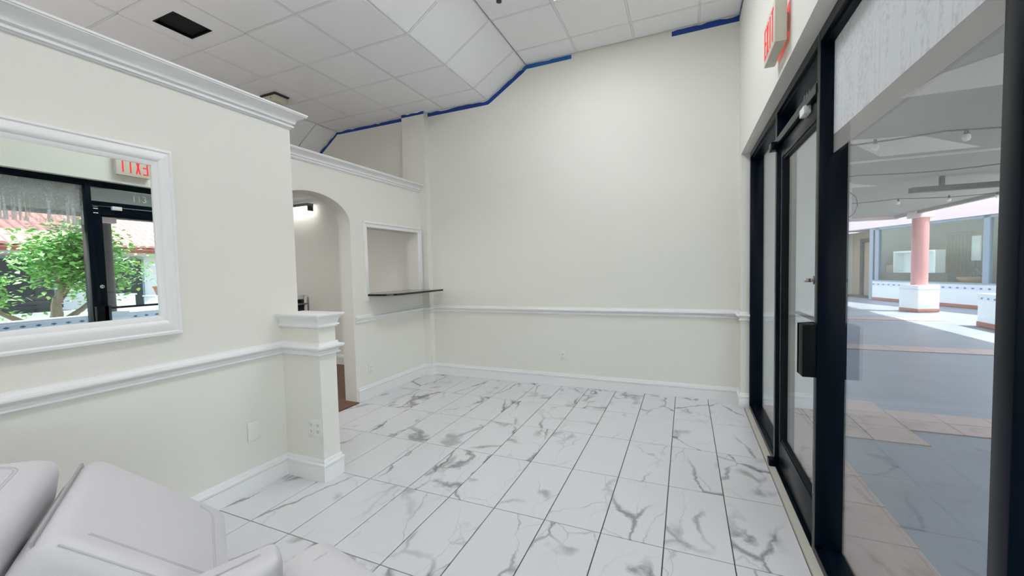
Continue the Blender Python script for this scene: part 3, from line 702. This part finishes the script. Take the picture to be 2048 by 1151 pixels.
MB().lathe((-.80, .36, 0), [(.24, 0), (.25, .02), (.20, .05), (.08, .08), (.08, .34), (.12, .36)]).build('pedestal', TEAL, c2, smooth=True)

# ================================================================== OUTSIDE
gnd = MB().box(.655, 40, -12, 40, -.12, -.010).build('plaza_ground', GROUNDB, kind='structure')
jt = MB()
PAVE = []
def pave(x0, x1, y0, y1, s=.305):
    nx, ny = max(1, round((x1-x0)/s)), max(1, round((y1-y0)/s))
    jt.box(x0, x1, y0, y1, -.011, -.006)
    for i in range(nx):
        for j in range(ny):
            tile(x0+(x1-x0)*i/nx, x0+(x1-x0)*(i+1)/nx, y0+(y1-y0)*j/ny, y0+(y1-y0)*(j+1)/ny, PAVER, gnd, 'paver', z=.0, th=.007, gap=.004, bev=.0015)
pave(.66, 1.02, .3, 3.90, .36); pave(.66, 1.66, 3.90, 4.95, .33); pave(1.66, 4.0, 4.22, 4.72, .33)
pave(.66, 5.2, 7.9, 8.35, .45); pave(1.0, 5.4, 12.0, 12.5, .5)
jt.build('paver_bed', JOINT, gnd)

# canopy over the walkway
canopy = structure('canopy', (3.1, 5, 2.65))
ZC = 2.65
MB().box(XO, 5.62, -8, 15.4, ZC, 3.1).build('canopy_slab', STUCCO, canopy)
MB().box(5.56, 5.66, -8, 15.4, 2.58, ZC).build('fascia', STUCCO, canopy)
MB().box(XO, 5.66, 15.25, 15.40, 2.56, ZC).build('fascia', PINKW, canopy)
for pts in ([(1.575, 5.42), (2.19, 6.42), (3.10, 6.45), (2.2, 5.55)], [(1.55, 4.21), (2.13, 4.24), (3.0, 4.1), (1.9, 3.52), (1.62, 3.8)], [(1.5, 1.2), (2.1, 2.2), (3.0, 2.2), (2.1, 1.25)], [(1.5, 8.0), (2.1, 8.9), (3.0, 8.9), (2.2, 8.1)]):
    MB().prism(pts, ZC-.006, ZC).build('sunlit_coffer', STUCCOL, canopy)  # flat pale slabs; bounced sunlight in the coffers put into their colour
# cross beams (thin, pale lower edges)
for y in (6.62,):
    MB().box(XO, 5.5, y, y+.04, ZC-.02, ZC).build('cross_beam', STUCCOL, canopy)

pr_ = empty('stucco_pier', (.96, 4.66, 0), 'white stucco pier just outside the glass door', 'pier')
MB().box(.672, 1.24, 4.52, 4.80, .10, ZC-.001, bev=.006).build('shaft', WHITEX, pr_, smooth=True)
MB().box(.66, 1.255, 4.505, 4.815, 0, .10, bev=.004).build('base', WHITEX, pr_, smooth=True)
# string lights
def string(y, z, xs, label, sag=.035, x0=XO+.01, x1=5.575, dy=0.):
    t = empty('string_lights', (x0, y, z), label, 'string lights', None)
    P = [Vector((x0+(x1-x0)*k/24, y+dy*k/24, z-sag*math.sin(math.pi*((k/24*3) % 1)))) for k in range(25)]
    MB().tube(P, .008, 6).build('cable', SLOT, t)
    for x in xs:
        yy = y+dy*(x-x0)/(x1-x0)
        s = MB().cyl((x, yy, z-.05), (x, yy, z), .018, .012, 10).build('socket', SLOT, t)
        b_ = MB().ball((x, yy, z-.080), .032, (1, 1, 1.15)).build('bulb', BULB, t, smooth=True)
string(5.3, 2.60, (1.77, 2.45, 3.2, 4.1), 'cable with two large round bulbs nearest behind the big window')
string(10.6, 2.60, (3.0, 3.92, 4.68, 5.35), 'farther cable with small round bulbs under the far end of the canopy')
string(7.4, 2.60, (1.4, 4.9), 'middle bare cable under the canopy')
hh = empty('hanging_heater', (4.0, 8.4, 2.47), 'long dark bar heater hanging under the canopy', 'heater')
MB().box(3.25, 5.2, 8.35, 8.47, 2.42, 2.50, bev=.008).build('body', DARKI, hh)
for x in (3.6, 4.8): MB().box(x, x+.05, 8.38, 8.44, 2.49, ZC).build('bracket', DARKI, hh)
hs = empty('white_panel', (2.34, 8, 1.98), 'narrow white upright panel beside the dark mullion', 'sign')  # plain white upright panel hung under the canopy
MB().box(1.95, 2.39, 7.98, 8.02, 1.99, 2.60, bev=.004).build('panel', WHITEX, hs)
MB().tube([(2.36, 7.97, 2.45), (2.44, 7.97, 2.36), (2.46, 7.97, 2.24), (2.42, 7.97, 2.12), (2.36, 7.97, 2.06)], .006, 6).build('hoop', SLOT, hs)
MB().box(1.97, 1.99, 7.99, 8.01, 2.60, ZC).build('hanger', SLOT, hs)

# columns
def column(x, y, rot, label, zb=.70, mm=PINKC):
    t = empty('column', (x, y, 0), label, 'column', None)
    def sq(s, z0, z1, m_, name, bev=.01):
        o = MB().box(-s, s, -s, s, z0, z1, bev=bev)
        me = o.mesh(m_, True, name); R = Matrix.Rotation(rot, 4, 'Z')
        for v in me.vertices: v.co = R @ v.co + Vector((x, y, 0))
        return link(name, me, t)
    sq(.275, 0, .085, TERRA, 'plinth'); sq(.270, .085, zb, WHITEX, 'pedestal'); sq(.274, zb-.12, zb-.06, TILEW, 'tile_band', .001)
    MB().cyl((x, y, zb), (x, y, 2.47), .168, n=28).build('shaft', mm, t, smooth=True)
    sq(.19, 2.47, ZC, PINKW, 'capital')
column(5.70, 14.15, math.radians(21), 'pink round column on a tiled white pedestal across the plaza')
SHADEC = mat('shaded_column', (.10, .075, .08), .7, bump=.5, bscale=40, var=.2)  # shade on this column is put into its dark colour
column(5.62, 4.50, 0, 'column coloured dark for shade beside the planter, seen in the mirror through the door', mm=SHADEC)
column(5.62, -.6, 0, 'pink column at the planter, farthest left of the courtyard side')

# tiled low planter wall along the courtyard edge
def tiled_wall(name, pts, h, label, cat, w=.30, band=True, mm=WHITEX):
    t = empty(name, (pts[0][0], pts[0][1], 0), label, cat)
    for (x0, y0), (x1, y1) in zip(pts[:-1], pts[1:]):
        d = Vector((x1-x0, y1-y0, 0)); L = d.length; d /= L; n = Vector((-d.y, d.x, 0)); o = Vector((x0, y0, 0))
        def blk(a0, a1, b0, b1, z0, z1, m_, nm):
            q = MB(); q.hexa([o+d*a0+n*b0+Vector((0, 0, z1)), o+d*a1+n*b0+Vector((0, 0, z1)), o+d*a1+n*b1+Vector((0, 0, z1)), o+d*a0+n*b1+Vector((0, 0, z1))], (0, 0, z0-z1)); return q.build(nm, m_, t)
        blk(0, L, -w/2, w/2, .09, h-.03, mm, 'wall_body'); blk(-.01, L+.01, -w/2-.012, w/2+.012, 0, .09, TERRA, 'base_strip'); blk(-.015, L+.015, -w/2-.015, w/2+.015, h-.03, h, TILEW, 'coping')
        if band:
            for sgn in (1, -1):
                b0, b1 = (w/2, w/2+.004) if sgn > 0 else (-w/2-.004, -w/2)
                bd = blk(0, L, b0, b1, h-.14, h-.05, TILEW, 'tile_band')
                s = MB(); k = .12
                while k < L-.05:
                    c = o+d*k+n*(b1 if sgn > 0 else b0)+Vector((0, 0, h-.095)); big = .045
                    s.hexa([c+d*big, c+Vector((0, 0, .022)), c-d*big, c-Vector((0, 0, .022))], n*sgn*.003); k += .19
                s.build('diamond_tiles', BLUET, bd, kind='stuff')
    return t
tiled_wall('planter_wall', [(5.62, 11.3), (5.62, 4.80)], .66, 'low white planter wall with a blue tile band beside the pink column', 'planter')
tiled_wall('planter_wall', [(5.62, 4.20), (5.62, -.30)], .66, 'shaded low tiled planter wall nearest the glass front, seen in the mirror', 'planter')
MB().box(5.78, 11.5, -4, 11.0, -.01, .02).build('courtyard_gravel', SAND, kind='structure')

# building across the plaza (diagonal shop front)
W1 = Vector((7.2, 15.26, 0)); U = Vector((-.359, .933, 0)); NN = Vector((.933, .359, 0))
def wpt(s, n, z): return W1+U*s+NN*n+Vector((0, 0, z))
def wbox(s0, s1, n0, n1, z0, z1, m_, name, parent, label=None):
    return MB().hexa([wpt(s0, n0, z1), wpt(s0, n1, z1), wpt(s1, n1, z1), wpt(s1, n0, z1)], (0, 0, z0-z1)).build(name, m_, parent, label=label)
shop = empty('shop_building', (7.2, 15.26, 0), 'shop with pale fascia, blue-grey window frames and tiled knee wall across the plaza', 'building')
wbox(-3.2, 3.15, 0, .2, .09, .66, WHITEX, 'knee_wall', shop); wbox(-3.2, 3.15, -.015, .2, 0, .09, TERRA, 'base_strip', shop)
bd = wbox(-3.2, 3.15, -.006, 0, .50, .60, TILEW, 'tile_band', shop)
s_ = MB()
for k in range(32):
    c = wpt(-3.1+k*.20, -.006, .55); s_.hexa([c+U*.05, c+Vector((0, 0, .026)), c-U*.05, c-Vector((0, 0, .026))], -NN*.003)
s_.build('diamond_tiles', BLUET, bd, kind='stuff')
wbox(-3.2, 6.4, -.05, .3, 2.52, 3.4, PINKW, 'fascia', shop)
wbox(-3.2, 3.15, -.03, .05, .66, .70, STEELB, 'window_sill', shop)
for s0 in (-.46, -3.2, 2.92): wbox(s0, s0+.15, 0, .1, .70, 2.52, STEELB, 'window_post', shop)
wbox(-3.2, 3.15, 0, .1, 2.44, 2.52, STEELB, 'window_head', shop)
for s0, s1 in ((-3.05, -.46), (-.31, 2.92)): wbox(s0, s1, .045, .050, .70, 2.44, GLASS, 'pane', shop)
wbox(-3.2, 6.4, 3.2, 3.35, 0, 3.0, GREYI, 'interior_wall', shop); wbox(-3.2, 6.4, 0.3, 3.2, -.005, .01, DARKI, 'interior_floor', shop); wbox(-3.2, 6.4, .3, 3.2, 2.6, 2.7, GREYI, 'interior_ceiling', shop)
# recessed entrance
wbox(3.15, 3.30, 0, 1.4, 0, 2.52, STEELB, 'entrance_post', shop); wbox(3.3, 5.6, 1.2, 1.35, 0, 2.52, TAN, 'entrance_wall', shop)
for s0 in (3.3, 4.15, 5.0): wbox(s0, s0+.12, 1.12, 1.22, 0, 2.2, DARKI, 'door_stile', shop)
wbox(3.3, 5.12, 1.12, 1.22, 2.1, 2.25, DARKI, 'door_head', shop)
wbox(5.6, 6.4, 0, 1.35, 0, 2.52, WHITEX, 'end_wall', shop)
# things inside the shop
co = empty('shop_counter', wpt(1.9, .45, 0), 'long dark counter behind the shop window carrying the white cabinet', 'counter')
wbox(.80, 3.10, .22, .72, 0.012, .91, DARKI, 'counter_body', co); wbox(.78, 3.12, .20, .74, .91, .95, DARKI, 'counter_top', co)
cab = empty('cabinet', wpt(2.0, .5, .95), 'white open cabinet on the dark counter behind the shop window', 'cabinet')
wbox(1.32, 1.38, .36, .66, .952, 1.62, PLAST, 'side_panel', cab); wbox(2.70, 2.76, .36, .66, .952, 1.62, PLAST, 'side_panel', cab)
wbox(1.32, 2.76, .35, .66, 1.62, 1.67, PLAST, 'top_panel', cab); wbox(1.38, 2.70, .63, .66, .97, 1.62, WHITEX, 'back_panel', cab); wbox(1.38, 2.70, .36, .63, .952, .985, PLAST, 'bottom_panel', cab)
bx = wbox(2.80, 3.06, .38, .60, .952, 1.20, TAN, 'carton', None); tag(bx, 'tan carton on the counter at the left end of the shop window', 'box')
tb2 = empty('low_table', wpt(.25, .45, 0), 'dark low table behind the shop window under the clay bowl', 'table')
wbox(-.35, .76, .24, .74, .66, .70, DARKI, 'table_top', tb2)
for s0 in (-.33, .70):
    for n0 in (.26, .68): wbox(s0, s0+.04, n0, n0+.04, .012, .66, DARKI, 'leg', tb2)
bw = wpt(.42, .48, .702); bo = empty('clay_bowl', bw, 'orange clay bowl holding dark branches behind the shop window', 'bowl')
MB().lathe(bw, [(.16, 0), (.24, .04), (.30, .13), (.28, .14), (.22, .08), (.05, .05)]).build('bowl_body', ORANGE, bo, smooth=True)
R_ = random.Random(3)
for k in range(7):
    a0 = R_.uniform(0, 6.28); l = R_.uniform(.3, .6); c = bw+Vector((R_.uniform(-.06, .06), R_.uniform(-.06, .06), .10+.03*k))
    MB().tube([c+Vector((math.cos(a0)*l*(t-.5)*1.1, math.sin(a0)*l*(t-.5)*1.1, .12*math.sin(math.pi*t)*R_.uniform(.6, 1.3))) for t in [i/8 for i in range(9)]], .014, 6).build('branch', DARKI, bo)
pc = empty('wall_picture', wpt(3.97, 3.18, 1.14), 'small dark square picture on the wall inside the far shop', 'picture')
wbox(3.83, 4.11, 3.17, 3.198, 1.14, 1.42, SLOT, 'picture_frame', pc)
dv = empty('room_divider', wpt(1.5, 1.25, 0), 'dark slatted divider inside the far shop, right of the pink column', 'divider')
for k in range(7): wbox(1.20+k*.1, 1.26+k*.1, 1.22, 1.27, .7, 2.12, DARKI, 'slat', dv)
wbox(1.15, 1.90, 1.20, 1.29, 2.12, 2.20, DARKI, 'divider_rail', dv); wbox(1.15, 1.90, 1.20, 1.29, 0.012, .7, DARKI, 'divider_base', dv)
wd = empty('wall_board', wpt(1.0, 1.25, 1.3), 'pale tall notice board on a stand beside the slatted divider', 'board')
wbox(.90, 1.13, 1.22, 1.26, 1.31, 2.05, WHITEX, 'board_face', wd); wbox(1.0, 1.03, 1.22, 1.25, .012, 1.31, DARKI, 'stand', wd)

# courtyard building seen in the mirror
cb2 = empty('courtyard_building', (12, 5, 0), 'white courtyard building with pink clay roof tiles seen in the mirror', 'building')
MB().box(13.2, 13.4, -2, 13, 0, 2.5).build('wall_body', WHITEX, cb2)
for k in range(5):
    y = .5+2.3*k
    f = MB().box(13.12, 13.2, y, y+1.5, .25, 2.1).build('shop_window', STEELB, cb2); MB().box(13.10, 13.12, y+.08, y+1.42, .33, 2.02).build('dark_pane', DARKI, f)
MB().box(12.25, 12.35, -2, 13, 2.22, 2.36).build('eave_beam', TERRA, cb2)
for y in (1.0, 5.8, 10.6): MB().box(12.22, 12.36, y, y+.14, 0, 2.22).build('porch_post', DARKI, cb2)
MB().hexa([(12.1, -2, 2.36), (15.6, -2, 3.95), (15.6, 13, 3.95), (12.1, 13, 2.36)], (0, 0, -.06)).build('roof_deck', TERRA, cb2)
# barrel tiles, one object each
bmt = bmesh.new(); n6 = 7
ra = [[bmt.verts.new((x, .115*math.cos(math.pi*k/(n6-1)), .085*math.sin(math.pi*k/(n6-1)))) for k in range(n6)] for x in (0, .50)]
for k in range(n6-1): bmt.faces.new((ra[0][k], ra[0][k+1], ra[1][k+1], ra[1][k]))
bmt.faces.new(ra[0]); roofme = MB().add(bmt).mesh(ROOFM, True, 'roof_tile')
rs = math.atan2(3.95-2.36, 3.5)
for j in range(7):
    for i in range(42):
        o = link('roof_tile', roofme, cb2, (12.05+j*.44*math.cos(rs), 2.0+i*.245, 2.36+.02+j*.44*math.sin(rs)+.012))
        o.rotation_euler = (0, -rs-.03, 0)

# sunny low wall with diamond emblems in front of the tree
tw = tiled_wall('planter_wall', [(9.6, 8.6), (9.6, .5)], .55, 'sunlit white planter wall with big diamond emblems behind the tree', 'planter', band=False)
for y, m_ in ((3.6, BLUET), (4.35, TILEW), (5.1, BLUET), (2.6, TILEW)):
    c = Vector((9.6-.15, y, .30)); q = MB(); q.hexa([c+Vector((0, .10, 0)), c+Vector((0, 0, .13)), c-Vector((0, .10, 0)), c-Vector((0, 0, .13))], (-.006, 0, 0)); q.build('diamond_emblem', m_, tw)
for y, zt in ((6.9, .85), (8.1, .75)):
    t = empty('garden_plinth', (10.6, y, 0), 'white block plinth %s in the courtyard' % ('under the terracotta pot' if y > 7.5 else 'left of the potted plant'), 'plinth')
    MB().box(10.3, 10.9, y-.35, y+.35, 0.02, zt, bev=.02).build('plinth_body', WHITEX, t, smooth=True)
    MB().box(10.27, 10.93, y-.38, y+.38, zt, zt+.04, bev=.01).build('plinth_cap', TILEW, t)
pt = empty('potted_plant', (10.45, 8.0, .79), 'terracotta pot with a spiky plant seen in the mirror beside the door edge', 'plant')
MB().lathe((10.45, 8.0, .79), [(.12, 0), (.19, .24), (.21, .24), (.21, .29), (.17, .29), (.16, .25)]).build('pot', TERRA, pt, smooth=True)
lf = MB()
for k in range(34):
    a0 = R_.uniform(0, 6.28); e = R_.uniform(.2, 1.2); l = R_.uniform(.35, .6); d = Vector((math.cos(a0)*math.cos(e), math.sin(a0)*math.cos(e), math.sin(e)))
    c = Vector((10.45, 8.0, 1.04)); s = d.cross(Vector((0, 0, 1))).normalized()*.012
    b = bmesh.new(); v = [b.verts.new(c-s), b.verts.new(c+s), b.verts.new(c+d*l+Vector((0, 0, -.05)))]; b.faces.new(v); lf.add(b)
lf.build('spiky_leaves', LEAF, pt, kind='stuff')
for y, lab in ((6.05, 'dark slim post standing in the courtyard right of the tree'), (2.75, 'dark slim post standing in the courtyard left of the tree')):
    t = empty('courtyard_post', (6.6, y, 0), lab, 'post')
    MB().box(6.55, 6.65, y-.05, y+.05, .02, 1.9, bev=.006).build('post_body', DARKI, t); MB().box(6.52, 6.68, y-.08, y+.08, 1.9, 1.94).build('post_cap', DARKI, t)
bn = empty('garden_bench', (11.4, 5.2, 0), 'dark wooden bench by the courtyard wall', 'bench')
for y in (4.3, 6.0): MB().box(11.2, 11.6, y, y+.06, .02, .45).build('leg', DARKI, bn)
for k in range(4): MB().box(11.2+k*.105, 11.29+k*.105, 4.2, 6.15, .45, .48).build('seat_slat', DARKI, bn)
for k in range(3): MB().box(11.62, 11.65, 4.2, 6.15, .55+k*.13, .65+k*.13).build('back_slat', DARKI, bn)

# the tree
tr = empty('courtyard_tree', (8.0, 4.55, .02), 'leafy green tree with forked pale trunk seen in the mirror', 'tree')
base = Vector((8.0, 4.60, .02)); tk = MB(); RT = random.Random(11); tips = []
def limb(p, d, l, r, depth):
    pts = [p]; rad = [r]; n = 5
    for k in range(n):
        d = (d+Vector((RT.uniform(-.22, .22), RT.uniform(-.22, .22), RT.uniform(-.05, .15)))).normalized()
        p = p+d*l/n; pts.append(p); rad.append(r*(1-.5*(k+1)/n))
        if depth >= 1: tips.append((p.copy(), depth))
    tk.tube(pts, rad, 7 if depth < 2 else 5)
    if depth < 3:
        for k in range(3 if depth else 5):
            dd = (d+Vector((RT.uniform(-.9, .9), RT.uniform(-1.1, 1.1), RT.uniform(-.15, .7)))).normalized()
            limb(pts[-1-(k % 2)], dd, l*RT.uniform(.6, .8), rad[-1]*.8, depth+1)
limb(base, Vector((-.05, .1, 1)), .95, .15, 0)
limb(base+Vector((0, -.05, .25)), Vector((-.1, -1, .45)), 1.0, .08, 1)
limb(base+Vector((0, .05, .3)), Vector((0, 1, .55)), 1.0, .08, 1)
tk.build('trunk', BARK, tr, smooth=True)
def leaf_geo(b, c, d, up, s):
    w = d.cross(up).normalized()*s*.30; m1 = c+d*s*.5
    v = [b.verts.new(q) for q in (c, m1+w+up*s*.06, c+d*s-up*s*.08, m1-w+up*s*.06, m1-up*s*.02)]
    b.faces.new((v[0], v[1], v[4])); b.faces.new((v[1], v[2], v[4])); b.faces.new((v[2], v[3], v[4])); b.faces.new((v[3], v[0], v[4]))
bl = bmesh.new(); leaf_geo(bl, Vector((0, 0, 0)), Vector((1, 0, 0)), Vector((0, 0, 1)), .17); me1 = bpy.data.meshes.new('leaf'); bl.to_mesh(me1); bl.free(); me1.materials.append(LEAF)
me2 = me1.copy(); me2.materials.clear(); me2.materials.append(LEAFY)
ti = [t for t in tips if t[1] >= 2]
def rnd_spot():
    p, _ = RT.choice(ti); return p+Vector((RT.gauss(-.05, .2), RT.gauss(0, .26), RT.gauss(.10, .22)))
for k in range(290):
    q = rnd_spot(); q.x -= .1
    o = link('leaf', me2 if k % 24 == 0 else me1, tr, q); o.rotation_euler = (RT.uniform(-.8, .8), RT.uniform(-.9, .6), RT.uniform(0, 6.28)); 
bl = bmesh.new()
for k in range(6500):
    q = rnd_spot(); a0 = RT.uniform(0, 6.28); d = Vector((math.cos(a0), math.sin(a0), RT.uniform(-.7, .4))).normalized(); up = Vector((RT.uniform(-.5, .5), RT.uniform(-.5, .5), 1)).normalized()
    leaf_geo(bl, q, d, up, RT.uniform(.10, .17))
me3 = bpy.data.meshes.new('foliage'); bl.to_mesh(me3); bl.free(); me3.materials.append(LEAF)
tag(link('foliage', me3, tr), kind='stuff')
print('objects', len(bpy.data.objects))
